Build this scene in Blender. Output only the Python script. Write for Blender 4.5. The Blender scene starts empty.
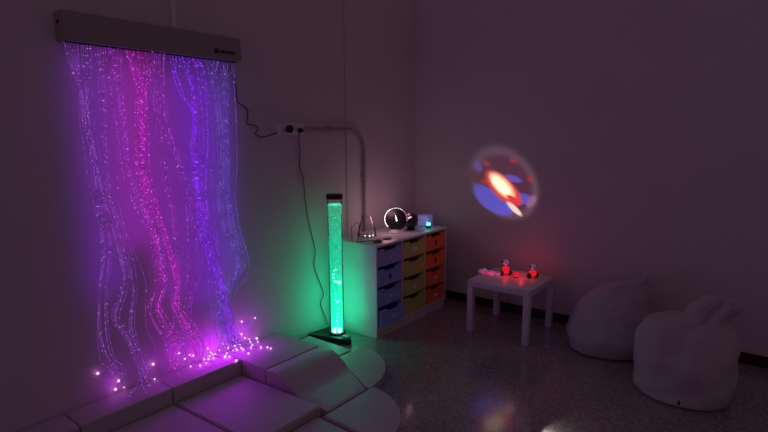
import bpy, bmesh, math, random
from mathutils import Vector, Matrix, noise
random.seed(7)
C = bpy.context.scene.collection
D = 4.448
V = Vector

# ------------------------------------------------------------------ materials
def mat(name, col, rough=.6, metal=0, bump=0, bscale=80, var=0, vscale=12, emit=None, estr=0, coat=0, trans=0, ior=1.45):
    m = bpy.data.materials.new(name); m.use_nodes = True
    nt = m.node_tree; b = nt.nodes['Principled BSDF']
    b.inputs['Base Color'].default_value = (*col, 1)
    b.inputs['Roughness'].default_value = rough
    b.inputs['Metallic'].default_value = metal
    b.inputs['Coat Weight'].default_value = coat
    b.inputs['Transmission Weight'].default_value = trans
    b.inputs['IOR'].default_value = ior
    tc = nt.nodes.new('ShaderNodeTexCoord')
    if var:
        n = nt.nodes.new('ShaderNodeTexNoise'); n.inputs['Scale'].default_value = vscale; n.inputs['Detail'].default_value = 4
        nt.links.new(tc.outputs['Object'], n.inputs['Vector'])
        r = nt.nodes.new('ShaderNodeValToRGB')
        r.color_ramp.elements[0].position = .3; r.color_ramp.elements[1].position = .7
        r.color_ramp.elements[0].color = (*[max(0, c*(1-var)) for c in col], 1)
        r.color_ramp.elements[1].color = (*[min(1, c*(1+var)) for c in col], 1)
        nt.links.new(n.outputs['Fac'], r.inputs['Fac']); nt.links.new(r.outputs['Color'], b.inputs['Base Color'])
    if bump:
        n = nt.nodes.new('ShaderNodeTexNoise'); n.inputs['Scale'].default_value = bscale; n.inputs['Detail'].default_value = 3
        nt.links.new(tc.outputs['Object'], n.inputs['Vector'])
        u = nt.nodes.new('ShaderNodeBump'); u.inputs['Strength'].default_value = bump; u.inputs['Distance'].default_value = .01
        nt.links.new(n.outputs['Fac'], u.inputs['Height']); nt.links.new(u.outputs['Normal'], b.inputs['Normal'])
    if emit:
        b.inputs['Emission Color'].default_value = (*emit, 1); b.inputs['Emission Strength'].default_value = estr
    return m

M = {}
M['wall'] = mat('wall_paint', (.66, .62, .60), .75, bump=.12, bscale=60, var=.02, vscale=3)
M['white_wood'] = mat('white_laminate', (.72, .70, .68), .35, var=.02)
M['foam'] = mat('white_vinyl', (.52, .49, .48), .5, bump=.10, bscale=25, var=.04, vscale=6)
M['seam'] = mat('vinyl_seam', (.30, .28, .28), .6, bump=.1)
M['bag'] = mat('bag_fabric', (.50, .46, .46), .85, bump=.25, bscale=140, var=.05, vscale=8)
M['tag'] = mat('dark_tag', (.03, .02, .02), .7, var=.1)
M['brown'] = mat('dark_skirting', (.035, .018, .016), .4, var=.15)
M['black'] = mat('black_plastic', (.012, .012, .013), .4, bump=.05)
M['grey'] = mat('grey_housing', (.34, .31, .31), .5, bump=.06, var=.04)
M['logo'] = mat('logo_ink', (.02, .018, .02), .5, var=.1)
M['logo_light'] = mat('logo_letters', (.20, .18, .19), .5, var=.1)
M['pvc'] = mat('grey_pvc', (.34, .31, .31), .45, bump=.03)
M['ivory'] = mat('ivory_plastic', (.80, .76, .74), .4, bump=.03)
M['blue'] = mat('blue_tray', (.30, .46, .95), .35, bump=.03, var=.06)
M['green'] = mat('olive_green_tray', (.56, .60, .16), .35, bump=.03, var=.06)
M['orange'] = mat('orange_tray', (1.0, .20, .06), .35, bump=.03, var=.06)
M['card'] = mat('label_card', (.8, .76, .74), .7, var=.08)
M['dcard'] = mat('dark_label_card', (.06, .03, .05), .6, var=.1)
M['steel'] = mat('steel', (.5, .5, .5), .25, metal=1, bump=.02)
M['darkglass'] = mat('dark_glass', (.05, .03, .035), .08, coat=.6, bump=.01, bscale=5)
M['chrome'] = mat('mirror_face', (.02, .017, .016), .5, metal=0, bump=.02, bscale=6)
M['glass'] = mat('clear_glass', (.95, .95, .95), .03, trans=1, ior=1.3, bump=.01)
M['frost'] = mat('frosted_plastic', (.55, .5, .62), .45, bump=.05, emit=(.16, .12, .55), estr=.3)
def emi(name, col, s, nz=0, scale=60):
    m = bpy.data.materials.new(name); m.use_nodes = True; nt = m.node_tree
    for n in list(nt.nodes): nt.nodes.remove(n)
    o = nt.nodes.new('ShaderNodeOutputMaterial'); e = nt.nodes.new('ShaderNodeEmission')
    e.inputs['Color'].default_value = (*col, 1); e.inputs['Strength'].default_value = s
    nt.links.new(e.outputs[0], o.inputs[0])
    tc = nt.nodes.new('ShaderNodeTexCoord'); n = nt.nodes.new('ShaderNodeTexNoise'); n.inputs['Scale'].default_value = scale
    nt.links.new(tc.outputs['Object'], n.inputs['Vector'])
    mr = nt.nodes.new('ShaderNodeMapRange'); mr.inputs['From Min'].default_value = .3; mr.inputs['From Max'].default_value = .7
    mr.inputs['To Min'].default_value = s*(1-nz); mr.inputs['To Max'].default_value = s*(1+nz)
    nt.links.new(n.outputs['Fac'], mr.inputs['Value']); nt.links.new(mr.outputs[0], e.inputs['Strength'])
    return m
FC = dict(V=(.33, .06, .62), P=(.44, .04, .70), M=(.72, .02, .72), B=(.26, .02, .95), W=(.20, .08, .72))
for k, c in FC.items():
    M['core'+k] = emi('fibre_glow_'+k, c, {'V':.46,'P':.46,'M':.50,'B':.62,'W':.44}[k], .5, 14)
    M['bead'+k] = emi('fibre_sparkle_'+k, tuple(x*.9+.07 for x in c), {'V':.95,'P':1.05,'M':1.3,'B':1.25,'W':.95}[k], .9, 30)
M['tip'] = emi('fibre_tip_light', (1, .30, .92), 3.6, .35, 40)
M['led'] = emi('white_led_and_reflection', (1, .93, .96), 3.2, .2)  # LEDs, and the painted reflection in the mirror face
M['ledpink_and_reflection'] = emi('pink_led_and_reflection', (1, .45, .72), 1.6, .3)  # LEDs, and the painted pink reflection on the glass ball
M['ledgreen'] = emi('green_blue_led', (.08, 1, .75), 3.5, .2)
M['ledblue'] = emi('blue_led', (.05, .2, 1), 2.5, .2)
M['red'] = emi('red_glow', (1, .015, .03), .75, .3, 30)
M['pinkglow'] = emi('pink_glow', (.85, .06, .22), .55, .5, 30)
M['bubble'] = emi('lit_bubble', (.25, 1, .65), 2.2, .3, 30)
M['bubbledim'] = emi('small_lit_bubble', (.08, .8, .45), 1.1, .6, 40)
M['tubelamp'] = emi('tube_base_lamp', (.25, 1, .72), 4.0, .2)

def water():
    m = bpy.data.materials.new('lit_water'); m.use_nodes = True; nt = m.node_tree
    for n in list(nt.nodes): nt.nodes.remove(n)
    N = nt.nodes.new; Lk = nt.links.new
    o = N('ShaderNodeOutputMaterial'); e = N('ShaderNodeEmission'); t = N('ShaderNodeBsdfTransparent'); a = N('ShaderNodeAddShader')
    t.inputs[0].default_value = (.72, .90, .84, 1)
    tc = N('ShaderNodeTexCoord'); sp = N('ShaderNodeSeparateXYZ'); Lk(tc.outputs['Object'], sp.inputs[0])
    mr = N('ShaderNodeMapRange'); mr.inputs['From Min'].default_value = .05; mr.inputs['From Max'].default_value = 1.15
    r = N('ShaderNodeValToRGB'); Lk(sp.outputs['Z'], mr.inputs['Value']); Lk(mr.outputs[0], r.inputs['Fac'])
    el = r.color_ramp.elements
    el[0].position = 0; el[0].color = (.01, .70, .36, 1); el[1].position = 1; el[1].color = (.002, .13, .065, 1)
    x = el.new(.25); x.color = (.0, .50, .27, 1)
    x = el.new(.5); x.color = (.0, .26, .135, 1)
    mp = N('ShaderNodeMapping'); mp.inputs['Scale'].default_value = (60, 60, 22); Lk(tc.outputs['Object'], mp.inputs[0])
    nz = N('ShaderNodeTexNoise'); nz.inputs['Scale'].default_value = 1; nz.inputs['Detail'].default_value = 5; nz.inputs['Roughness'].default_value = .7; Lk(mp.outputs[0], nz.inputs['Vector'])
    m2 = N('ShaderNodeMapRange'); m2.inputs['From Min'].default_value = .35; m2.inputs['From Max'].default_value = .68; m2.inputs['To Min'].default_value = .45; m2.inputs['To Max'].default_value = 1.9
    Lk(nz.outputs['Fac'], m2.inputs['Value']); Lk(m2.outputs[0], e.inputs['Strength'])
    Lk(r.outputs['Color'], e.inputs['Color']); Lk(e.outputs[0], a.inputs[0]); Lk(t.outputs[0], a.inputs[1]); Lk(a.outputs[0], o.inputs[0])
    return m
M['water'] = water()

def floor_mat():
    m = mat('speckled_vinyl_floor', (.2, .18, .17), .22, coat=1); nt = m.node_tree; b = nt.nodes['Principled BSDF']
    tc = [n for n in nt.nodes if n.type == 'TEX_COORD'][0]
    v = nt.nodes.new('ShaderNodeTexVoronoi'); v.inputs['Scale'].default_value = 70
    n = nt.nodes.new('ShaderNodeTexNoise'); n.inputs['Scale'].default_value = 30; n.inputs['Detail'].default_value = 5
    nt.links.new(tc.outputs['Object'], v.inputs['Vector']); nt.links.new(tc.outputs['Object'], n.inputs['Vector'])
    sx = nt.nodes.new('ShaderNodeSeparateColor'); nt.links.new(v.outputs['Color'], sx.inputs[0])
    r = nt.nodes.new('ShaderNodeValToRGB'); nt.links.new(sx.outputs[0], r.inputs['Fac'])
    e = r.color_ramp.elements; e[0].color = (.20, .18, .165, 1); e[1].color = (.40, .365, .34, 1); e[1].position = .95
    x = e.new(.35); x.color = (.27, .24, .225, 1)
    mx = nt.nodes.new('ShaderNodeMixRGB'); mx.blend_type = 'MULTIPLY'; mx.inputs[0].default_value = .15
    nt.links.new(r.outputs[0], mx.inputs[1]); nt.links.new(n.outputs['Color'], mx.inputs[2])
    nt.links.new(mx.outputs[0], b.inputs['Base Color']); b.inputs['Coat Roughness'].default_value = .11
    return m
M['floor'] = floor_mat()

# ------------------------------------------------------------------ helpers
def obj(name, bm, m, parent=None, smooth=35, mats=None):
    me = bpy.data.meshes.new(name); bmesh.ops.recalc_face_normals(bm, faces=bm.faces[:])
    bm.to_mesh(me); bm.free()
    for k in (mats or [m]): me.materials.append(k)
    if smooth:
        for p in me.polygons: p.use_smooth = True
        me.set_sharp_from_angle(angle=math.radians(smooth))
    o = bpy.data.objects.new(name, me); C.objects.link(o)
    if parent: o.parent = parent
    return o
def tag(o, label=None, cat=None, group=None, kind=None):
    if label: o['label'] = label
    if cat: o['category'] = cat
    if group: o['group'] = group
    if kind: o['kind'] = kind
    return o
def thing(name, label, cat, loc, rz=0, group=None):
    o = bpy.data.objects.new(name, None); C.objects.link(o); o.empty_display_size = .1
    o.location = loc; o.rotation_euler = (0, 0, rz)
    return tag(o, label, cat, group)
def rebase(o, loc):      # put the origin of a world-space mesh at its base
    o.data.transform(Matrix.Translation(-V(loc))); o.location = loc; return o
def box(bm, a, b, bev=.003, seg=2):
    r = bmesh.ops.create_cube(bm, size=1)['verts']
    for v in r: v.co = V([(a[i]+b[i])/2 + v.co[i]*(b[i]-a[i]) for i in range(3)])
    if bev: bmesh.ops.bevel(bm, geom=list({e for v in r for e in v.link_edges}), offset=bev, segments=seg, affect='EDGES', profile=.6)
    return bm
def B(a, b, bev=.003, seg=2): return box(bmesh.new(), a, b, bev, seg)
def tube(bm, pts, r, n=8, cap=True, mi=0):
    pts = [V(p) for p in pts]; rings = []; up = None
    rr = r if isinstance(r, (list, tuple)) else [r]*len(pts)
    for i, p in enumerate(pts):
        t = (pts[min(i+1, len(pts)-1)] - pts[max(i-1, 0)]).normalized()
        if up is None: up = t.orthogonal().normalized()
        up = (up - t*up.dot(t)).normalized(); w = t.cross(up)
        rings.append([bm.verts.new(p + (up*math.cos(2*math.pi*k/n) + w*math.sin(2*math.pi*k/n))*rr[i]) for k in range(n)])
    for i in range(len(rings)-1):
        for k in range(n):
            f = bm.faces.new((rings[i][k], rings[i][(k+1) % n], rings[i+1][(k+1) % n], rings[i+1][k])); f.material_index = mi
    if cap:
        for q in (rings[0][::-1], rings[-1]): bm.faces.new(q).material_index = mi
    return bm
def lathe(bm, prof, n=32, c=(0, 0, 0), mtx=None):
    c = V(c); rings = []
    for r, z in prof:
        rings.append([bm.verts.new((r*math.cos(2*math.pi*k/n), r*math.sin(2*math.pi*k/n), z)) for k in range(n)] if r > 1e-6 else [bm.verts.new((0, 0, z))])
    for a, b in zip(rings, rings[1:]):
        for k in range(n):
            q = [a[k % len(a)], a[(k+1) % len(a)], b[(k+1) % len(b)], b[k % len(b)]]
            q = list(dict.fromkeys(q))
            if len(q) > 2: bm.faces.new(q)
    for ring in (rings[0], rings[-1]):
        if len(ring) > 2: bm.faces.new(ring)
    vs = [v for g in rings for v in g]
    for v in vs: v.co = (mtx @ v.co if mtx else v.co) + c
    return bm
def prism(bm, poly, z0, z1, bev=0, seg=2):
    a = [bm.verts.new((x, y, z0)) for x, y in poly]; b = [bm.verts.new((x, y, z1)) for x, y in poly]
    n = len(poly); bm.faces.new(a[::-1]); bm.faces.new(b)
    for i in range(n): bm.faces.new((a[i], a[(i+1) % n], b[(i+1) % n], b[i]))
    if bev: bmesh.ops.bevel(bm, geom=[e for e in bm.edges if all(v in b for v in e.verts) or all(v in a for v in e.verts)], offset=bev, segments=seg, affect='EDGES')
    return bm
def octa(bm, c, r, mi=0):
    c = V(c); q = [bm.verts.new(c+V(d)*r) for d in ((1,0,0),(0,1,0),(-1,0,0),(0,-1,0),(0,0,1),(0,0,-1))]
    for i in range(4):
        for t in (4, 5): bm.faces.new((q[i], q[(i+1) % 4], q[t])).material_index = mi
def ball(bm, c, r, n=10, sc=(1, 1, 1)):
    s = bmesh.ops.create_uvsphere(bm, u_segments=n, v_segments=max(5, n*2//3), radius=r)['verts']
    for v in s: v.co = V((v.co.x*sc[0], v.co.y*sc[1], v.co.z*sc[2])) + V(c)
    return bm
def spline(pts, k=6):
    P = [V(p) for p in pts]; P = [P[0]*2-P[1]] + P + [P[-1]*2-P[-2]]; out = []
    for i in range(1, len(P)-2):
        for j in range(k):
            t = j/k; a, b, c, d = P[i-1:i+3]
            out.append(.5*((2*b)+(c-a)*t+(2*a-5*b+4*c-d)*t*t+(3*b-a-3*c+d)*t**3))
    return out + [P[-2]]
def light(name, kind, loc, col, power, rot=None, **kw):
    l = bpy.data.lights.new(name, kind); l.color = col; l.energy = power
    for k, v in kw.items(): setattr(l, k, v)
    o = bpy.data.objects.new(name, l); C.objects.link(o); o.location = loc
    if rot: o.rotation_euler = rot
    return o
# ------------------------------------------------------------------ camera
cam = bpy.data.cameras.new('camera'); co = bpy.data.objects.new('camera', cam); C.objects.link(co)
pi_, ro, ya = map(math.radians, (9.019, -.329, 38.203))
fw = V((-math.sin(ya)*math.cos(pi_), math.cos(ya)*math.cos(pi_), -math.sin(pi_)))
r0 = fw.cross(V((0, 0, 1))).normalized(); u0 = r0.cross(fw)
R_ = r0*math.cos(ro)+u0*math.sin(ro); U_ = -r0*math.sin(ro)+u0*math.cos(ro)
mw = Matrix((R_, U_, -fw)).transposed().to_4x4(); mw.translation = V((3.086, 0, 1.677))
co.matrix_world = mw; cam.sensor_width = 36; cam.lens = 518.9/768*36; cam.clip_start = .05
bpy.context.scene.camera = co
sc = bpy.context.scene
sc.view_settings.view_transform = 'Standard'; sc.view_settings.look = 'None'; sc.view_settings.exposure = 0; sc.view_settings.gamma = 1
w = bpy.data.worlds.new('World'); sc.world = w; w.use_nodes = True
w.node_tree.nodes['Background'].inputs[0].default_value = (.072, .040, .063, 1)
w.node_tree.nodes['Background'].inputs[1].default_value = 1.0

# ------------------------------------------------------------------ the room
def struct(o): o['kind'] = 'structure'; return o
struct(obj('floor', B((-.15, -1.2, -.1), (5.2, D+.15, 0), 0), M['floor'], smooth=0))
struct(obj('wall_left', B((-.15, -1.2, 0), (0, D+.15, 3.0), 0), M['wall'], smooth=0))
struct(obj('wall_back', B((0, D, 0), (5.2, D+.15, 3.0), 0), M['wall'], smooth=0))
struct(obj('baseboard_back', B((0, D-.012, 0), (5.2, D, .085), .003), M['brown'], smooth=0))
struct(obj('trim_1', B((0, 3.385, 0), (.010, 3.412, 3.0), .004), M['wall'], smooth=0))
struct(obj('trim_2', B((0, 1.815, 2.315), (.016, 1.845, 3.0), .004), M['ivory'], smooth=0))

# conduit: horizontal pipe, elbow, drop behind the cabinet
t = thing('cable_conduit', 'grey pipe conduit running from the socket and bending down the wall', 'conduit', (0, 2.87, 1.719))
p = [(.024, 0, 0), (.024, .545, 0)] + [(.024, .545+.19*math.sin(a), -.19+.19*math.cos(a)) for a in [math.pi/2*k/10 for k in range(1, 11)]] + [(.024, .735, -1.0)]
obj('pipe', tube(bmesh.new(), p, .0135, 12), M['pvc'], t)
for y, z in ((.28, 0), (.735, -.42), (.735, -.80)):
    if z == 0: obj('clip', B((.001, y-.009, -.019), (.040, y+.009, .019), .003), M['pvc'], t)
    else: obj('clip', B((.001, y-.019, z-.009), (.040, y+.019, z+.009), .003), M['pvc'], t)

# socket box
t = thing('wall_socket', 'ivory double power socket box on the wall with black plugs', 'socket', (0, 2.735, 1.67))
obj('box_body', B((0, -.13, 0), (.035, .13, .092), .005), M['ivory'], t)
for y in (-.045, .075):
    obj('socket_face', lathe(bmesh.new(), [(0, 0), (.021, 0), (.024, .004), (.0, .004)], 20, (.035, y, .046), Matrix.Rotation(math.pi/2, 3, 'Y')), M['ivory'], t)

def cord(name, label, pts, plug_c, pr, extra=None):
    base = V(plug_c); t = thing(name, label, 'power cord', base)
    obj('cord', tube(bmesh.new(), [V(q)-base for q in spline(pts, 6)], .0035, 6), M['black'], t)
    bm = lathe(bmesh.new(), [(0, 0), (pr*.9, 0), (pr, .006), (pr*.95, .025), (pr*.6, .036), (0, .038)], 20, (0, 0, 0), Matrix.Rotation(math.pi/2, 3, 'Y'))
    obj('plug', bm, M['black'], t); return t
x0 = .012
t = cord('curtain_power_cord', 'zigzag black cord from the light curtain box to the left socket plug',
     [(.05, 2.212, 2.156), (x0, 2.222, 2.13), (x0, 2.245, 2.06), (x0, 2.262, 2.0), (x0, 2.264, 1.91), (x0, 2.32, 1.875), (x0, 2.352, 1.848), (x0, 2.348, 1.80), (x0, 2.342, 1.751), (x0, 2.40, 1.745), (x0, 2.438, 1.723), (x0, 2.42, 1.695), (x0, 2.412, 1.678), (x0, 2.475, 1.658), (x0, 2.576, 1.679), (.03, 2.64, 1.70), (.06, 2.69, 1.715)],
     (.040, 2.70, 1.716), .031)
t = cord('tube_power_cord', 'long wavy black cord hanging from the right socket plug to the green tube',
     [(.06, 2.812, 1.70), (.03, 2.815, 1.67), (x0, 2.830, 1.60), (x0, 2.839, 1.548), (x0, 2.828, 1.431), (x0, 2.863, 1.326), (x0, 2.874, 1.192), (x0, 2.897, 1.023), (x0, 2.94, .85), (x0, 2.975, .713), (x0, 2.958, .62), (x0, 2.969, .545), (x0, 3.02, .42), (x0, 3.058, .319), (x0, 3.02, .24), (.02, 3.06, .12), (.06, 3.05, .06), (.09, 3.03, .058)],
     (.040, 2.81, 1.706), .019)

# ------------------------------------------------------------------ fibre optic curtain
cur = thing('fibre_optic_curtain', 'wall-mounted grey box with purple and pink glowing fibre optic strands hanging down', 'light curtain', (0, 1.70, 2.16))
cb = V((0, 1.70, 2.16))
h = obj('housing', B((0, 1.161-1.70, 0), (.10, 2.252-1.70, .150), .004), M['grey'], cur)
obj('end_screw', lathe(bmesh.new(), [(0, 0), (.011, 0), (.011, .003), (0, .004)], 16, (.045, 1.161-1.70, .095), Matrix.Rotation(math.pi/2, 3, 'X')), M['black'], h)
lg = obj('logo_mark', B((.1, 2.045-1.70, .035), (.1012, 2.078-1.70, .064), .0004), M['logo'], h)
bm = bmesh.new()
for k in range(7):
    y = 2.088-1.70+k*.0165
    box(bm, (.1, y, .038), (.1012, y+.013, .060 if k % 3 else .056), 0)
obj('logo_lettering', bm, M['logo'], h, smooth=0)
obj('fibre_outlet_rail', B((.035, 1.18-1.70, -.006), (.065, 2.235-1.70, 0), .001), M['black'], cur)
BUN = []
BUN.append(('V', [(1.25, 1.865), (1.243, 1.759), (1.266, 1.604), (1.275, 1.448), (1.294, 1.234), (1.302, 1.07), (1.295, 0.96), (1.264, 0.801), (1.242, 0.58), (1.264, 0.402), (1.322, 0.305)]))
BUN.append(('V', [(1.271, 1.866), (1.271, 1.759), (1.289, 1.542), (1.306, 1.373), (1.335, 1.227), (1.363, 1.071), (1.382, 0.93), (1.391, 0.85), (1.358, 0.736), (1.313, 0.635), (1.375, 0.49), (1.405, 0.383), (1.439, 0.242)]))
BUN.append(('V', [(1.343, 1.977), (1.334, 1.761), (1.328, 1.596), (1.327, 1.428), (1.337, 1.285), (1.368, 1.124), (1.399, 0.939), (1.414, 0.765), (1.378, 0.553), (1.396, 0.406), (1.434, 0.263)]))
BUN.append(('P', [(1.427, 1.95), (1.428, 1.873), (1.44, 1.706), (1.443, 1.587), (1.445, 1.443), (1.481, 1.313), (1.525, 1.185), (1.581, 1.085), (1.595, 0.952), (1.609, 0.82), (1.598, 0.719), (1.561, 0.632), (1.573, 0.563), (1.623, 0.444), (1.699, 0.336)]))
BUN.append(('M', [(1.6, 2.043), (1.573, 1.91), (1.558, 1.764), (1.546, 1.572), (1.525, 1.476), (1.539, 1.337), (1.551, 1.212), (1.576, 1.131), (1.6, 0.956), (1.612, 0.813), (1.606, 0.73), (1.565, 0.63), (1.59, 0.525), (1.648, 0.401)]))
BUN.append(('M', [(1.527, 2.069), (1.555, 1.909), (1.555, 1.764), (1.558, 1.648), (1.546, 1.501), (1.571, 1.35), (1.615, 1.192), (1.655, 1.029), (1.684, 0.882), (1.707, 0.726), (1.69, 0.597), (1.737, 0.468), (1.815, 0.333)]))
BUN.append(('P', [(1.667, 2.173), (1.651, 1.971), (1.666, 1.843), (1.674, 1.706), (1.68, 1.525), (1.689, 1.352), (1.715, 1.211), (1.726, 1.011), (1.732, 0.859), (1.722, 0.71), (1.681, 0.612), (1.725, 0.494), (1.802, 0.376), (1.855, 0.291)]))
BUN.append(('P', [(1.717, 2.188), (1.705, 2.027), (1.697, 1.839), (1.719, 1.707), (1.752, 1.585), (1.809, 1.401), (1.834, 1.229), (1.851, 1.063), (1.861, 0.887), (1.842, 0.728), (1.776, 0.608), (1.758, 0.462), (1.843, 0.31)]))
BUN.append(('B', [(1.782, 2.021), (1.819, 1.911), (1.889, 1.801), (1.882, 1.606), (1.879, 1.456), (1.873, 1.277), (1.862, 1.157), (1.879, 1.002), (1.927, 0.874), (1.979, 0.756), (2.011, 0.64), (2.023, 0.543), (2.002, 0.469), (2.028, 0.367), (2.052, 0.263)]))
BUN.append(('B', [(1.879, 2.051), (1.907, 1.957), (1.899, 1.751), (1.875, 1.606), (1.881, 1.387), (1.904, 1.188), (1.92, 0.985), (1.962, 0.826), (2.008, 0.69), (2.031, 0.541), (2.055, 0.403), (2.095, 0.242)]))
BUN.append(('B', [(1.965, 2.085), (1.981, 1.899), (1.979, 1.642), (1.947, 1.383), (1.946, 1.15), (1.978, 0.941), (2.005, 0.761), (2.027, 0.614), (2.058, 0.461), (2.08, 0.269)]))
BUN.append(('W', [(2.049, 2.029), (2.074, 1.828), (2.087, 1.601), (2.077, 1.4), (2.048, 1.206), (2.078, 1.059), (2.132, 0.925), (2.167, 0.792), (2.117, 0.672), (2.034, 0.598), (2.002, 0.476), (2.015, 0.29)]))
BUN.append(('W', [(2.157, 2.037), (2.151, 1.754), (2.141, 1.441), (2.131, 1.231), (2.161, 1.052), (2.202, 0.902), (2.22, 0.774), (2.171, 0.667), (2.074, 0.588), (2.036, 0.503), (2.094, 0.227)]))
BUN.append(('W', [(2.217, 2.108), (2.221, 1.832), (2.207, 1.44), (2.182, 1.261), (2.201, 1.025), (2.265, 0.789), (2.248, 0.679), (2.132, 0.573), (2.085, 0.49), (2.16, 0.19)]))
LED = [(0.02, 1.704, 0.253), (0.02, 1.743, 0.2), (0.02, 1.778, 0.214), (0.02, 1.805, 0.2), (0.05, 1.762, 0.148), (0.087, 1.811, 0.148), (0.094, 1.852, 0.148), (0.02, 1.916, 0.212), (0.02, 1.927, 0.154), (0.02, 1.952, 0.155), (0.02, 2.005, 0.168), (0.02, 2.041, 0.204), (0.02, 2.079, 0.16), (0.059, 2.092, 0.148), (0.02, 2.137, 0.157), (0.062, 2.122, 0.148), (0.02, 2.177, 0.151), (0.072, 2.154, 0.148), (0.063, 2.035, 0.148), (0.102, 1.995, 0.148), (0.126, 2.013, 0.148), (0.02, 2.206, 0.32), (0.02, 2.326, 0.313), (0.02, 2.198, 0.227), (0.02, 2.225, 0.188), (0.02, 2.265, 0.165), (0.035, 2.262, 0.148), (0.088, 2.238, 0.148), (0.117, 2.205, 0.148), (0.02, 2.333, 0.15), (0.073, 2.3, 0.148), (0.173, 2.249, 0.148), (0.211, 2.277, 0.148), (0.243, 2.281, 0.148), (0.219, 2.002, 0.148), (0.104, 2.146, 0.148), (0.186, 2.129, 0.148), (0.057, 1.934, 0.148), (0.042, 1.903, 0.148), (0.024, 1.883, 0.148), (0.02, 1.939, 0.177), (0.02, 1.974, 0.15), (0.02, 1.198, 0.306), (0.02, 1.309, 0.215), (0.02, 1.287, 0.17), (0.02, 1.337, 0.164), (0.02, 1.527, 0.241), (0.032, 1.523, 0.148)]

NS = 92
ys = [1.182 + (2.222-1.182)*i/(NS-1) for i in range(NS)]
asg = {}
for i, y in enumerate(ys):
    b = min(range(len(BUN)), key=lambda k: abs(BUN[k][1][0][0]-y)+random.uniform(0, .05))
    asg.setdefault(b, []).append(i)
leds = list(LED); random.shuffle(leds)
strands = []
for b, ids in asg.items():
    for i in ids: strands.append((i, b))
# the lit ends go to the strands whose bundle ends nearest
order = strands[:]; random.shuffle(order); goal = {}
for L in sorted(leds, key=lambda L: L[1]):
    c = min((s for s in order if s[0] not in goal), key=lambda s: abs(BUN[s[1]][1][-1][0]-L[1]))
    goal[c[0]] = L
for i, b in sorted(strands):
    kind, path = BUN[b]; n = len(path)
    tx0 = random.uniform(.04, .06); jy = random.gauss(0, .013); jx = random.uniform(-.012, .022); ph = random.uniform(0, 6.3)
    pts = [(tx0, ys[i], 2.158)]
    y1, z1 = path[0]
    for s in (.33, .66):
        zz = 2.158 + (z1-2.158)*s
        if 2.158-z1 > .05: pts.append((tx0, ys[i]+(y1+jy*1.4-ys[i])*s*s*(1.5-.5*s), zz))
    loose = random.random() < .22
    for k, (y, z) in enumerate(path):
        s = k/(n-1); sp = 1.6 if loose else 1
        pts.append((.05+jx+.01*math.sin(ph+5*s), y + jy*sp*(1+(1.5*s if kind == 'V' else .5*s)+.6*math.sin(7*s+ph)) + .004*math.sin(ph+19*s), max(z+random.uniform(-.02, .02), .17)))
    if i in goal:
        gx, gy, gz = goal[i]; g = V((max(gx, .012), gy, gz+.004))
    else: g = V((random.uniform(.04, .17), path[-1][0]+random.gauss(.02, .05), .152)); g.y = min(g.y, 2.4)
    last = V(pts[-1])
    pts.append((max(.03, (last.x*.6+g.x*.4)), last.y*.6+g.y*.4, max(.165, last.z*.3+g.z*.7-.0)))
    pts.append(tuple(g))
    sp = spline(pts, 5)
    for v in sp:
        v.x = max(v.x, .010)
        if v.z < .149: v.z = .149
    bm = tube(bmesh.new(), [v-cb for v in sp], .0013, 4)
    # sparkling points along the strand
    d = 0; nxt = random.uniform(.01, .06)
    for a, c_ in zip(sp, sp[1:]):
        d += (c_-a).length
        if d > nxt:
            octa(bm, c_-cb, random.choice([.0028, .0034, .0034, .0044]), 1); nxt = d+random.uniform(.024, .05)
    octa(bm, V(sp[0])-cb+V((0, 0, -.002)), .0042, 1)
    s_ = obj('fibre_strand', bm, None, cur, smooth=0, mats=[M['core'+kind], M['bead'+kind]])
    if i in goal:
        tl = obj('tip_light', ball(bmesh.new(), (0, 0, 0), random.choice([.005, .006, .0072]), 8), M['tip'], s_)
        tl.location = g - cb
# light the fibres throw on the wall and mats
def col_light(y, z, sy, sz, col, pw, x=.085):
    light('fibre_glow', 'AREA', (x, y, z), col, pw, (0, math.radians(90), 0), shape='RECTANGLE', size=sz, size_y=sy)
col_light(1.31, 1.42, .20, 1.35, (.26, .01, .95), .35)
col_light(1.50, 1.55, .24, 1.1, (.54, .0, .90), .40)
col_light(1.72, 1.35, .20, 1.4, (.45, .0, .95), .36)
col_light(1.95, 1.30, .26, 1.5, (.24, .0, 1.0), .60)
col_light(2.14, 1.35, .12, 1.4, (.18, .02, .92), .28)
for (x, y, z, p) in [(.09, 1.82, .22, .22), (.09, 1.95, .22, .42), (.10, 2.06, .23, .42), (.10, 2.16, .23, .32), (.14, 2.26, .21, .14), (.07, 1.70, .28, .15), (.05, 1.275, .225, .06), (.10, 1.5, .26, .07)]:
    light('fibre_tip_glow', 'POINT', (x, y, z), (.56, .0, 1.0), p*1.5, shadow_soft_size=.05)

# ------------------------------------------------------------------ play mats
def mat_piece(name, label, bm, base, group='white foam play mats'):
    o = obj(name, bm, M['foam']); rebase(o, base); return tag(o, label, 'foam mat', group)
bks = [(.49, 1.005, 'thick white foam block against the wall at the far left picture edge'),
       (1.01, 1.535, 'thick white foam block against the wall under the lone pink glowing fibre tips'),
       (1.54, 2.045, 'thick white foam block against the wall under the dense pile of pink lights')]
for a, b, lb in bks:
    t = thing('foam_block', lb, 'foam mat', (.012, (a+b)/2, 0), 0, 'thick foam blocks along the wall')
    w_ = (b-a)/2
    obj('cover', B((0, -w_, 0), (.205, w_, .142), .010, 3), M['foam'], t)
    obj('zip_seam', B((.2035, -w_+.012, .020), (.2065, w_-.012, .024), .0006, 1), M['seam'], t)
t = thing('foam_block', 'thick square white foam block in the row end nearest the green tube', 'foam mat', (.012, 2.298, 0), 0, 'thick foam blocks along the wall')
obj('cover', B((0, -.248, 0), (.452, .248, .142), .010, 3), M['foam'], t)
obj('zip_seam', B((.45, -.236, .020), (.4535, .236, .024), .0006, 1), M['seam'], t)

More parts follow.
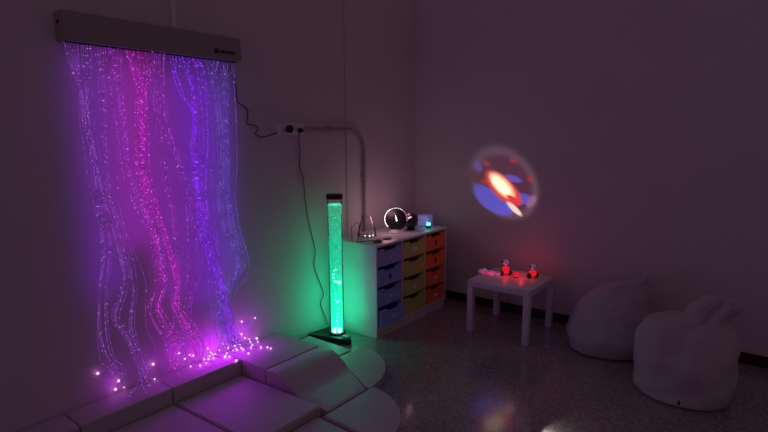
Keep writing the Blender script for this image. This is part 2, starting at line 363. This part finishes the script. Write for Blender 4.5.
def wedge(x0, x1, y0, y1, za, zb):
    bm = bmesh.new(); n = 8; L = []
    box(bm, (x0, y0, 0), (x1, y1, .1), 0)
    for v in bm.verts:
        if v.co.z > .05: v.co.z = za if v.co.x < (x0+x1)/2 else zb
    bmesh.ops.bevel(bm, geom=bm.edges[:], offset=.009, segments=3, affect='EDGES')
    return bm
mat_piece('foam_seat_mat', 'low rectangular white foam mat in front of the block under the pink lights', wedge(.222, 1.000, 1.545, 2.035, .038, .072), (.61, 1.79, 0))
mat_piece('foam_seat_mat', 'low white foam mat at the bottom left below the lone pink fibre tips', wedge(.222, 1.000, 1.045, 1.537, .038, .072), (.61, 1.29, 0))
mat_piece('foam_floor_mat', 'flat white foam mat at the bottom edge in front of the low rectangular mat', B((1.012, 1.50, 0), (1.50, 1.985, .03), .009, 3), (1.25, 1.75, 0))
mat_piece('foam_floor_mat', 'flat green-lit white foam mat beside the black tube base', B((.10, 2.556, 0), (.555, 2.80, .045), .009, 3), (.33, 2.68, 0))

# wave ramp: high at the block, dipping to the floor mats
def ramp():
    bm = bmesh.new(); nx, ny = 40, 10
    def H(x):
        s = (x-.470)/.57
        if s < 0: s = 0
        k = lambda a, b, t: a+(b-a)*(t*t*(3-2*t))
        if s < .18: return k(.142, .150, s/.18)
        if s < .62: return k(.150, .050, (s-.18)/.44)
        return k(.050, .044, (s-.62)/.38)
    def Y1(x): return 2.548 if x < .72 else 2.548-.148*((x-.72)/.32)**1.2
    top = []; bot = []
    for i in range(nx+1):
        x = .470+.57*i/nx; a = []; b = []
        for j in range(ny+1):
            y = 2.052+(Y1(x)-2.052)*j/ny
            e = min(j, ny-j, i, nx-i); d = .006 if e == 0 else 0
            a.append(bm.verts.new((x, y, H(x)-d))); b.append(bm.verts.new((x, y, 0)))
        top.append(a); bot.append(b)
    for i in range(nx):
        for j in range(ny):
            bm.faces.new((top[i][j], top[i+1][j], top[i+1][j+1], top[i][j+1]))
            bm.faces.new((bot[i][j], bot[i][j+1], bot[i+1][j+1], bot[i+1][j]))
        for j in (0, ny): bm.faces.new((top[i][j], top[i+1][j], bot[i+1][j], bot[i][j]))
    for j in range(ny):
        for i in (0, nx): bm.faces.new((top[i][j], top[i][j+1], bot[i][j+1], bot[i][j]))
    return bm
mat_piece('foam_ramp', 'white foam ramp with a wavy slope in front of the thick square block', ramp(), (.75, 2.3, 0))
# quarter discs
poly = [(1.052, 1.995)] + [(1.052+.455*math.cos(a), 1.995+.455*math.sin(a)) for a in [math.pi/2*k/24 for k in range(25)]]
mat_piece('foam_quarter_mat', 'white quarter-circle foam mat at the bottom edge, nearest the camera', prism(bmesh.new(), poly, 0, .042, .008, 3), (1.25, 2.2, 0))
poly = []
for k in range(40):
    a = math.radians(-3+k*93/39); poly.append((.56+.49*math.cos(a), 2.425+.49*math.sin(a)))
poly = [q for q in poly if q[0] > .565 and q[1] > 2.408]
poly += [(.565, 2.56), (.72, 2.556)] + [(x, 2.556-.148*((x-.72)/.32)**1.2) for x in (.78, .84, .90, .96, 1.02)]
mat_piece('foam_quarter_mat', 'white quarter-circle foam mat beyond the ramp, lit green by the tube', prism(bmesh.new(), poly, 0, .042, 0), (.85, 2.65, 0))

# ------------------------------------------------------------------ bubble tube
TX, TY = .235, 2.985
tb = thing('bubble_tube', 'tall glowing green bubble tube on a black triangular base', 'bubble lamp', (TX, TY, 0))
tri = [(.035, 2.80), (.455, 2.935), (.11, 3.125)]
cx_ = sum(a for a, b in tri)/3; cy_ = sum(b for a, b in tri)/3
pl = []
for i, (a, b) in enumerate(tri):
    p0, p1 = tri[i-1], tri[(i+1) % 3]
    for q, s in ((p0, .1), (p1, .1)): pl.append((a+(q[0]-a)*s-TX, b+(q[1]-b)*s-TY))
base = obj('base_plate', prism(bmesh.new(), pl, 0, .045, .006, 2), M['black'], tb)
obj('control_panel', B((.085, -.045, .045), (.150, .005, .050), .001), M['pvc'], base)
for k in range(3): obj('button', B((.090+k*.019, -.040, .050), (.102+k*.019, .0, .054), .001), M['ivory'], base)
obj('bottom_ring', lathe(bmesh.new(), [(.0, .045), (.070, .045), (.070, .056), (.063, .060), (0, .060)], 40), M['black'], tb)
obj('water_column', lathe(bmesh.new(), [(0, .062), (.0572, .062), (.0575, .5), (.0575, 1.118), (0, 1.118)], 40), M['water'], tb)
def acry():
    m = bpy.data.materials.new('clear_acrylic'); m.use_nodes = True; nt = m.node_tree
    for n in list(nt.nodes): nt.nodes.remove(n)
    o = nt.nodes.new('ShaderNodeOutputMaterial'); a = nt.nodes.new('ShaderNodeBsdfTransparent'); g = nt.nodes.new('ShaderNodeBsdfGlossy')
    a.inputs[0].default_value = (.985, .99, .985, 1); g.inputs['Roughness'].default_value = .12
    f = nt.nodes.new('ShaderNodeFresnel'); f.inputs[0].default_value = 1.16
    mx = nt.nodes.new('ShaderNodeMixShader'); nt.links.new(f.outputs[0], mx.inputs[0]); nt.links.new(a.outputs[0], mx.inputs[1]); nt.links.new(g.outputs[0], mx.inputs[2])
    nt.links.new(mx.outputs[0], o.inputs[0]); return m
M['acrylic'] = acry()
obj('clear_tube', lathe(bmesh.new(), [(.0592, .060), (.0592, 1.168), (.0582, 1.168), (.0582, .060)], 40), M['acrylic'], tb)
obj('top_cap', lathe(bmesh.new(), [(0, 1.166), (.064, 1.166), (.068, 1.170), (.068, 1.198), (.062, 1.204), (0, 1.204)], 40), M['black'], tb)
obj('water_line_disc', lathe(bmesh.new(), [(0, 1.119), (.057, 1.119), (.057, 1.123), (0, 1.123)], 32), M['bubbledim'], tb)
for s in (-.02, .02):
    obj('base_lamp', ball(bmesh.new(), (s*.79+.052*.62, s*.62-.052*.66, .085), .016, 10, (1, 1, 1.5)), M['tubelamp'], tb)
bm = bmesh.new()
for k in range(420):
    z = .5+.62*(random.random()**.8); a = random.uniform(0, 6.3); r = .0578
    octa(bm, (r*math.cos(a), r*math.sin(a), z), random.choice([.0022, .003, .004]))
o = obj('fine_bubbles', bm, M['bubbledim'], tb, smooth=0); o['kind'] = 'stuff'
for k, (u, z, r) in enumerate([(.0, .50, .010), (.010, .495, .009), (-.012, .505, .008), (-.022, .53, .008), (-.024, .56, .008), (-.016, .59, .007), (0, .60, .006), (.018, .49, .012), (.026, .485, .011), (.030, .495, .010), (.005, .33, .008), (.02, .335, .006), (-.008, .345, .006), (.004, .20, .006), (.010, .23, .005), (.0, .17, .007), (.008, .14, .006), (.0, .115, .006), (-.01, .40, .005), (.012, .27, .005)]):
    d = math.sqrt(max(0, .0576**2-u*u))
    obj('bubble', ball(bmesh.new(), (u*.72+d*.69, u*.69-d*.72, z), r, 8, (1, 1, .8)), M['bubble'], tb)
for z, p in ((.14, .48), (.30, .50), (.48, .42), (.68, .26), (.92, .13)): light('tube_glow', 'POINT', (TX, TY, z), (.0, 1, .46), p, shadow_soft_size=.04)

# ------------------------------------------------------------------ tray cabinet
CY0, CY1, XF, CH = 3.149, 4.223, .527, .79
cab = thing('drawer_cabinet', 'low white cabinet with twelve blue, olive and orange plastic tray drawers', 'cabinet', (0.045, CY0, 0))
W = CY1-CY0; DX = XF-.045
pt = .018
obj('plinth', B((0, .01, 0), (DX-.012, W-.01, .078), .002), M['white_wood'], cab)
obj('side_panel', B((0, 0, .078), (DX, pt, CH-.02), .002), M['white_wood'], cab)
obj('side_panel', B((0, W-pt, .078), (DX, W, CH-.02), .002), M['white_wood'], cab)
obj('bottom_panel', B((0, pt, .078), (DX, W-pt, .096), .002), M['white_wood'], cab)
obj('back_panel', B((0, pt, .096), (.008, W-pt, CH-.02), .001), M['white_wood'], cab)
obj('worktop', B((0, -.006, CH-.02), (DX+.006, W+.006, CH), .003), M['white_wood'], cab)
cw = (W-4*pt)/3
for k in (1, 2): obj('divider_panel', B((.01, k*(cw+pt), .096), (DX-.002, k*(cw+pt)+pt, CH-.02), .002), M['white_wood'], cab)
dh = (CH-.02-.096)/4
def tray_meshes(w):
    # front with a scooped handle notch, lip round the edge
    hgt = dh-.024
    n = .13*w/.34
    pr_ = [(-w/2+.006, 0), (w/2-.006, 0), (w/2, hgt-.012), (w/2, hgt), (n/2+.018, hgt), (n/2, hgt-.022), (-n/2, hgt-.022), (-n/2-.018, hgt), (-w/2, hgt), (-w/2, hgt-.012)]
    bm = bmesh.new()
    a = [bm.verts.new((0, y, z)) for y, z in pr_]; b = [bm.verts.new((.010, y, z)) for y, z in pr_]
    bm.faces.new(a[::-1]); bm.faces.new(b)
    for i in range(len(pr_)): bm.faces.new((a[i], a[(i+1) % len(pr_)], b[(i+1) % len(pr_)], b[i]))
    box(bm, (.010, -w/2, hgt-.012), (.018, -n/2-.018, hgt), .002)
    box(bm, (.010, n/2+.018, hgt-.012), (.018, w/2, hgt), .002)
    box(bm, (.010, -n/2-.004, hgt-.033), (.016, n/2+.004, hgt-.024), .002)
    # tray shell
    for s in (-1, 1): box(bm, (-.42, s*(w/2-.012)-.003, .004), (0, s*(w/2-.012)+.003, hgt-.02), 0)
    box(bm, (-.42, -w/2+.012, .002), (0, w/2-.012, .006), 0); box(bm, (-.424, -w/2+.012, .004), (-.42, w/2-.012, hgt-.02), 0)
    return bm
cards = {(0, 3): ('card', .5), (0, 2): ('dcard', .3), (0, 1): ('card', .7), (0, 0): ('card', .7), (1, 3): ('card', 1.2), (1, 1): ('card', .8), (2, 3): ('dcard', .55), (2, 2): ('dcard', .5), (2, 1): ('card', .6), (2, 0): ('card', .6)}
hold = bmesh.new()
for c, key in enumerate(('blue', 'green', 'orange')):
    w_ = cw-.010
    for r in range(4):
        y = pt+c*(cw+pt)+cw/2; z = .096+r*dh+.003
        out = .030 if (c, r) == (0, 0) else .0
        dr = obj('drawer', tray_meshes(w_), M[key], cab); dr.location = (DX-.014+out, y, z); dr['label'] = {'blue': 'blue plastic tray', 'green': 'olive green plastic tray', 'orange': 'orange plastic tray'}[key]
        if (c, r) in cards:
            k, s = cards[(c, r)]; hh = .034 if k == 'card' and s > 1 else .026
            if k == 'dcard': q = B((.010, -.012, .042), (.0125, .016, .088), .0006)
            else: q = B((.010, -.035*s, .050), (.0125, .035*s+.01, .050+hh*(.6+.4*s)), .0006)
            obj('label_card', q, M[k], dr)
hold.free()

# ------------------------------------------------------------------ things on the cabinet
face = math.atan2(0-3.68, 3.086-.32)   # towards the middle of the room
t = thing('infinity_mirror_lamp', 'round dark mirror lamp with a ring of white dots on the cabinet', 'lamp', (.31, 3.70, CH), face)
RX = Matrix.Rotation(math.pi/2, 3, 'Y')
def disc(prof, c, n=40): return lathe(bmesh.new(), prof, n, c, RX)
obj('stand', lathe(bmesh.new(), [(0, 0), (.060, 0), (.062, .008), (.045, .018), (.030, .030), (0, .030)], 32), M['ivory'], t)
obj('drum_body', disc([(0, -.045), (.085, -.045), (.105, -.030), (.110, 0), (.104, .012), (.095, .014), (0, .014)], (0, 0, .128)), M['darkglass'], t)
obj('mirror_face', disc([(0, .0142), (.092, .0142), (.092, .018), (.06, .024), (0, .027)], (0, 0, .128)), M['chrome'], t)
for k in range(29):
    a = math.radians(-128 + k*6.9)       # arc over the left and top
    big = k < 20
    yy, zz = -.100*math.cos(a+math.pi/2)*1, .128+.100*math.sin(a+math.pi/2)
    a2 = math.radians(222-k*8.2)
    yy, zz = .100*math.cos(a2), .128+.100*math.sin(a2)
    obj('ring_light', ball(bmesh.new(), (.019, yy, zz), .0042 if k < 13 else .003, 8), M['led'] if k < 21 else M['ledpink_and_reflection'], t)
bm = tube(bmesh.new(), [(.028, -.005, .165), (.030, .002, .14), (.030, .008, .112)], [.0015, .003, .006], 8)
obj('painted_centre_reflection', bm, M['led'], t)  # bright reflection in the mirror face, built as a glowing streak
obj('face_dot', ball(bmesh.new(), (.026, -.012, .176), .003, 8), M['ledpink_and_reflection'], t)

t = thing('glass_ball_lamp', 'dark glass ball lamp with a painted pink reflection behind the ring lamp', 'lamp', (.335, 3.90, CH), face)
obj('stand', lathe(bmesh.new(), [(0, 0), (.042, 0), (.042, .010), (.026, .020), (0, .020)], 28), M['black'], t)
obj('globe', ball(bmesh.new(), (0, 0, .086), .074, 28), M['darkglass'], t)
pts = [(.074*math.cos(.35)*1.0, .052*math.sin(a)*1.0, .10+.052*math.cos(a)) for a in [(-.9+k*.16) for k in range(10)]]
pts = []
for k in range(10):
    a = .15+k*.10*1.3
    d = V((.72, -.42*math.cos(a*1.2)+.05, .72*math.sin(.35+a*.35))).normalized()
    pts.append(V((0, 0, .086))+d*.0745)
obj('painted_pink_reflection', tube(bmesh.new(), pts, [.002]+[.0065]*8+[.002], 8), M['ledpink_and_reflection'], t)  # pink reflection on the globe, built as a glowing strip

t = thing('light_cube', 'frosted blue cube lamp at the far end of the cabinet', 'lamp', (.325, 4.155, CH), math.radians(8))
obj('cube_shade', B((-.052, -.058, .004), (.052, .058, .105), .006, 3), M['frost'], t)
obj('foot', B((-.045, -.05, 0), (.045, .05, .006), .001), M['black'], t)
t = thing('spot_lamp', 'tiny glowing green and blue lamp in front of the cube lamp', 'lamp', (.425, 4.06, CH))
obj('lamp_body', lathe(bmesh.new(), [(0, 0), (.022, 0), (.020, .022), (.015, .026), (0, .026)], 20), M['black'], t)
obj('lamp_lens', ball(bmesh.new(), (0, 0, .038), .019, 14), M['ledgreen'], t)
obj('lamp_crown', ball(bmesh.new(), (-.006, -.010, .058), .012, 12, (1, 1, .7)), M['ledblue'], t)
light('cube_blue_glow', 'POINT', (.40, 4.04, CH+.09), (.05, .25, 1), .03, shadow_soft_size=.02)
light('spot_green_glow', 'POINT', (.47, 4.03, CH+.04), (.05, 1, .7), .02, shadow_soft_size=.02)

t = thing('glass_lamp', 'clear cone-shaped glass lamp left of the ring lamp', 'lamp', (.22, 3.40, CH))
obj('glass_cone', lathe(bmesh.new(), [(.085, .008), (.075, .06), (.055, .13), (.035, .185), (.033, .185), (.053, .13), (.073, .06), (.083, .008)], 32), M['acrylic'], t)
obj('base_ring', lathe(bmesh.new(), [(0, 0), (.088, 0), (.088, .006), (.08, .008), (0, .008)], 32), M['ivory'], t)
for dx, dy, r in ((.055, -.03, .006), (.06, .01, .004), (.02, -.05, .0045)): obj('spark_light', ball(bmesh.new(), (dx, dy, .018), r, 8), M['led'], t)
t = thing('wire_frame', 'thin dark wire loop standing at the near end of the cabinet', 'wire', (.25, 3.20, CH))
pts = spline([(0.0, -.03, .004), (-.01, -.02, .09), (-.02, -.005, .118), (-.04, .10, .138), (-.035, .10, .06), (-.02, .09, .03), (.03, .01, .012), (.06, -.03, .004), (.10, .03, .004), (.12, .10, .004)], 6)
obj('wire_loop', tube(bmesh.new(), pts, .0028, 6), M['black'], t)
for nm, lb, x, y, r in (('dark_saucer', 'small dark round dish on the near front corner of the cabinet', .44, 3.27, .042), ('dark_saucer', 'small dark round dish in front of the ring lamp', .42, 3.43, .042)):
    t = obj(nm, lathe(bmesh.new(), [(0, 0), (r*.6, 0), (r, .010), (r, .014), (r*.7, .008), (0, .008)], 28), M['black']); t.location = (x, y, CH); tag(t, lb, 'dish')
for x, y, z, p in ((.30, 3.62, .98, .7), (.30, 3.86, .98, .45)):
    light('ring_lamp_glow', 'POINT', (x, y, z), (1, .45, .62), p, shadow_soft_size=.06)

# ------------------------------------------------------------------ side table
TBX, TBY = 1.007, 3.776
t = thing('side_table', 'small square white side table against the back wall', 'table', (TBX+.275, TBY+.275, 0))
obj('tabletop', B((-.275, -.275, .40), (.275, .275, .45), .002), M['white_wood'], t)
for sx in (-1, 1):
    for sy in (-1, 1):
        x, y = sx*.2495, sy*.2495
        obj('leg', B((x-.025, y-.025, 0), (x+.025, y+.025, .40), .0015), M['white_wood'], t)

# ------------------------------------------------------------------ toys on the table
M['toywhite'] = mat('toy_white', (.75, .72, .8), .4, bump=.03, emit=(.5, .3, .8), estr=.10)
def robot(x, y, rz, label, hgt, flip=1):
    t = thing('toy_robot', label, 'toy', (x, y, .45), rz)
    for s in (-1, 1): obj('foot', lathe(bmesh.new(), [(0, -.012), (.019, -.012), (.021, -.006), (.021, .006), (.019, .012), (0, .012)], 20, (0, s*.036, .021), Matrix.Rotation(math.pi/2, 3, 'X')), M['black'], t)
    obj('body', B((-.022, -.026, .018), (.022, .026, hgt*.50), .008, 3), M['red'], t)
    obj('neck', tube(bmesh.new(), [(0, 0, hgt*.48), (0, 0, hgt*.68)], .006, 8), M['toywhite'], t)
    hd = obj('head', ball(bmesh.new(), (0, 0, hgt*.78), .026, 14, (1, 1.15, .85)), M['toywhite'], t)
    for s in (-1, 1): obj('ear', ball(bmesh.new(), (0, s*.030, hgt*.80), .010, 8, (1, 1, 1.3)), M['black'], hd)
    obj('eye_band', B((.018, -.016, hgt*.74), (.028, .016, hgt*.78), .003), M['black'], hd)
    return t
robot(1.20, 4.11, -.75, 'toy with white head, glowing red body and black wheels, left of the two', .150)
robot(1.42, 4.17, -.55, 'toy with white head, glowing red body and black wheels, right of the two', .125)
t = thing('light_panel_toy', 'flat pink glowing panel toy at the left of the table', 'toy', (1.07, 4.075, .45), -.15)
obj('tray', B((-.085, -.045, 0), (.085, .045, .014), .005, 3), M['pinkglow'], t)
for s in (-1, 1): obj('end_cap', B((s*.085-.014, -.047, 0), (s*.085+.014, .047, .024), .005, 3), M['toywhite'], t)
obj('handle_bar', tube(bmesh.new(), [(-.08, -.02, .020), (0, -.02, .026), (.08, -.02, .020)], .004, 8), M['toywhite'], t)
t = thing('toy_light_ball', 'small glowing red ball between the two toys on the table', 'toy', (1.305, 4.09, .45))
obj('ball_shell', ball(bmesh.new(), (0, 0, .026), .024, 16), M['red'], t)
obj('ball_foot', lathe(bmesh.new(), [(0, 0), (.02, 0), (.02, .006), (0, .006)], 16), M['black'], t)
for x, y, z, p in ((1.22, 4.05, .51, .10), (1.36, 4.09, .51, .10), (1.30, 4.22, .53, .10)):
    light('toy_red_glow', 'POINT', (x, y, z), (1, .02, .05), p, shadow_soft_size=.02)

# ------------------------------------------------------------------ bean bags
def bag(name, label, c, prof, phase, sx=1.0, sight=(0, 1), fold=0):
    t = thing(name, label, 'bean bag', (c[0], c[1], 0))
    d_ = V((*sight, 0)).normalized(); s_ = V((d_.y, -d_.x, 0)); prof = [(p[0],)+tuple(q*sx for q in p[1:]) for p in prof]   # across and away
    import bisect
    zs = [p[0] for p in prof]; n = 56; K = 44
    def interp(u):
        i = min(len(prof)-2, int(u)); f = u-i; f2 = f
        a, b = prof[i], prof[i+1]; p0 = prof[max(0, i-1)]; p3 = prof[min(len(prof)-1, i+2)]
        return [.5*((2*a[k])+(b[k]-p0[k])*f+(2*p0[k]-5*a[k]+4*b[k]-p3[k])*f*f+(3*a[k]-p0[k]-3*b[k]+p3[k])*f**3) for k in range(5)]
    bm = bmesh.new(); rings = []
    for j in range(K+1):
        z, lo, hi, dn, df = interp(j/K*(len(prof)-1))
        cs, rs = (lo+hi)/2, max((hi-lo)/2, .002); cd, rd = (dn+df)/2, max((df-dn)/2, .002)
        ring = []
        for k in range(n):
            a = 2*math.pi*k/n; ca, sa = math.cos(a), math.sin(a)
            e = 2.25; q = (abs(ca)**e+abs(sa)**e)**(-1/e)
            p = s_*(cs+rs*ca*q) + d_*(cd+rd*sa*q) + V((0, 0, max(z, 0)))
            nn = (s_*ca+d_*sa)
            am = min(1, rs/.15)*(1 if z > .04 else z/.04)
            w1 = noise.noise(V((p.x*5+phase, p.y*5, p.z*9)))*.022
            rid = abs(noise.noise(V((p.x*9+phase, p.y*9+3, p.z*16))))
            w2 = -(1-min(1, rid*5))*.010
            w3 = noise.noise(V((p.x*22, p.y*22+phase, p.z*30)))*.004
            # seam puckers
            w4 = -.010*math.exp(-((((a*6/(2*math.pi)+.3) % 1)-.5)/.05)**2)*(1 if z > .1 else 0)
            ad = math.degrees(a); g0 = 262+(z-.35)*60; w5 = fold*(-.030*math.exp(-((ad-g0)/11)**2)+.016*math.exp(-((ad-g0-22)/12)**2))*max(0, min(1, (z-.12)/.2))
            p += nn*(w1+w2+w3+w4+w5)*am
            ring.append(bm.verts.new(p))
        rings.append(ring)
    for a, b in zip(rings, rings[1:]):
        for k in range(n): bm.faces.new((a[k], a[(k+1) % n], b[(k+1) % n], b[k]))
    bm.faces.new(rings[0][::-1]); bm.faces.new(rings[-1])
    o = obj('bag_cover', bm, M['bag'], t, smooth=180)
    return t
# (z, left, right, near, far) in metres from the centre
bag('bean_bag', 'white bean bag with a pointed top corner, nearer the small table', (2.055, 4.11),
    [(0, -.24, .24, -.22, .22), (.015, -.285, .28, -.26, .26), (.08, -.31, .315, -.29, .275), (.16, -.305, .32, -.285, .275), (.26, -.275, .32, -.25, .25), (.36, -.215, .315, -.20, .22), (.44, -.15, .31, -.15, .18), (.505, -.06, .30, -.10, .14), (.55, .06, .29, -.07, .10), (.58, .17, .287, -.035, .06), (.61, .265, .287, -.008, .012)], 1.3, .94, (-.26, .965))
t = bag('bean_bag', 'white bean bag with a gathered twisted neck, largest and nearest the camera', (2.645, 3.70),
    [(0, -.25, .25, -.25, .25), (.015, -.31, .31, -.30, .30), (.09, -.33, .335, -.325, .32), (.20, -.335, .34, -.33, .32), (.30, -.335, .335, -.31, .31), (.39, -.32, .325, -.27, .28), (.455, -.265, .30, -.20, .24), (.485, -.17, .28, -.13, .20), (.51, -.04, .265, -.09, .15), (.57, -.01, .29, -.07, .11), (.62, .04, .315, -.055, .09), (.660, .08, .28, -.04, .06), (.672, .13, .22, -.01, .02)], 5.1, .88, (-.1, .995), 1)
tg = obj('care_tag', B((-.007, -.002, -.014), (.007, .002, .014), .001), M['tag'], t); tg.location = (.03, -.30, .055)
t['label'] = t['label']

# ------------------------------------------------------------------ planet projector on the floor, just below the frame
PX, PY = 2.20, 2.22
pj = thing('image_projector', 'small black projector on the floor below the picture, aimed at the back wall', 'projector', (PX, PY, 0))
obj('case', B((-.07, -.10, .01), (.07, .07, .10), .015, 3), M['black'], pj)
obj('lens_barrel', lathe(bmesh.new(), [(0, .0), (.032, 0), (.034, .04), (.026, .05), (0, .045)], 24, (0, .07, .07), Matrix.Rotation(-math.radians(70), 3, 'X')), M['darkglass'], pj)
for sx in (-.05, .05): obj('rubber_foot', B((sx-.01, -.08, 0), (sx+.01, -.06, .012), .002), M['black'], pj)
src = V((PX, PY+.14, .12)); tgt = V((1.012, D, 1.203))
dirv = (tgt-src).normalized()
lo = light('projector_beam', 'SPOT', src, (1, 1, 1), 320, spot_size=math.radians(20), spot_blend=0, shadow_soft_size=.004)
zax = -dirv; xax = V((0, 0, 1)).cross(zax).normalized(); yax = zax.cross(xax)
mm = Matrix((xax, yax, zax)).transposed().to_4x4(); mm.translation = src; lo.matrix_world = mm
lo.data.use_nodes = True; nt = lo.data.node_tree
em = [n for n in nt.nodes if n.type == 'EMISSION'][0]
tc = nt.nodes.new('ShaderNodeTexCoord'); sp = nt.nodes.new('ShaderNodeSeparateXYZ'); nt.links.new(tc.outputs['Normal'], sp.inputs[0])
def mth(op, a, b=None, c=None):
    n = nt.nodes.new('ShaderNodeMath'); n.operation = op
    for i, x in enumerate((a, b, c)):
        if x is None: continue
        if isinstance(x, (int, float)): n.inputs[i].default_value = x
        else: nt.links.new(x, n.inputs[i])
    return n.outputs[0]
dist = (tgt-src).length; TS = .30/dist      # tan of the half angle of the picture
az = mth('ABSOLUTE', sp.outputs['Z'])
U = mth('DIVIDE', mth('DIVIDE', sp.outputs['X'], az), TS); Vv = mth('DIVIDE', mth('DIVIDE', sp.outputs['Y'], az), TS)
def ell(cx, cy, rx, ry, ang, soft):
    c, s = math.cos(ang), math.sin(ang)
    dx = mth('SUBTRACT', U, cx); dy = mth('SUBTRACT', Vv, cy)
    a = mth('DIVIDE', mth('ADD', mth('MULTIPLY', dx, c), mth('MULTIPLY', dy, s)), rx)
    b = mth('DIVIDE', mth('SUBTRACT', mth('MULTIPLY', dy, c), mth('MULTIPLY', dx, s)), ry)
    r = mth('SQRT', mth('ADD', mth('MULTIPLY', a, a), mth('MULTIPLY', b, b)))
    m = nt.nodes.new('ShaderNodeMapRange'); m.interpolation_type = 'SMOOTHSTEP'
    nt.links.new(r, m.inputs['Value']); m.inputs['From Min'].default_value = 1-soft; m.inputs['From Max'].default_value = 1+soft
    m.inputs['To Min'].default_value = 1; m.inputs['To Max'].default_value = 0; return m.outputs[0]
acc = None
def mixc(mask, col, add=False):
    global acc
    n = nt.nodes.new('ShaderNodeMixRGB'); n.blend_type = 'ADD' if add else 'MIX'
    nt.links.new(mask, n.inputs[0])
    if acc is None: n.inputs[1].default_value = (0, 0, 0, 1)
    else: nt.links.new(acc, n.inputs[1])
    n.inputs[2].default_value = (*col, 1); acc = n.outputs[0]
mixc(ell(0, 0, .98, .98, 0, .14), (.12, .07, .09))      # pale halo round the picture
mixc(ell(0, -.02, .82, .80, 0, .12), (.060, .008, .030))      # dark red field
mixc(ell(-.28, -.50, .62, .40, -.25, .12), (.09, .10, .80))   # blue lower land
mixc(ell(-.30, -.02, 1.0, .20, -.02, .25), (.050, .006, .022))
mixc(ell(.52, -.25, .38, .16, .12, .2), (.10, .09, .62))
mixc(ell(.22, .24, .24, .09, 0, .3), (.12, .10, .65))
mixc(ell(-.76, .27, .11, .13, 0, .4), (.12, .08, .45))
mixc(ell(.80, -.25, .10, .22, -.5, .4), (.32, .14, .25))
for x, y in ((.2, .72), (-.55, .42), (.72, .38), (-.6, -.08)): mixc(ell(x, y, .09, .07, 0, .6), (.42, .02, .03))
mixc(ell(-.04, -.12, .58, .32, -.55, .15), (1.0, .05, .03))
mixc(ell(.30, -.62, .26, .09, -.55, .3), (1.3, .95, .8))
mixc(ell(-.08, -.06, .42, .23, -.60, .22), (1.6, .9, .45))
mixc(ell(-.12, -.05, .32, .16, -.60, .3), (2.2, 1.8, 1.3))
mixc(ell(.26, -.36, .22, .08, -.35, .3), (1.0, .03, .02))
nt.links.new(acc, em.inputs['Color'])
em.inputs['Strength'].default_value = 1
# separate spot added ahead of the projector to imitate its stray light on the floor
light('added_spill_spot', 'SPOT', (2.10, 2.635, .05), (1, .93, .88), .9, (math.radians(66), 0, math.radians(-32)), spot_size=math.radians(64), spot_blend=.8, shadow_soft_size=.01)
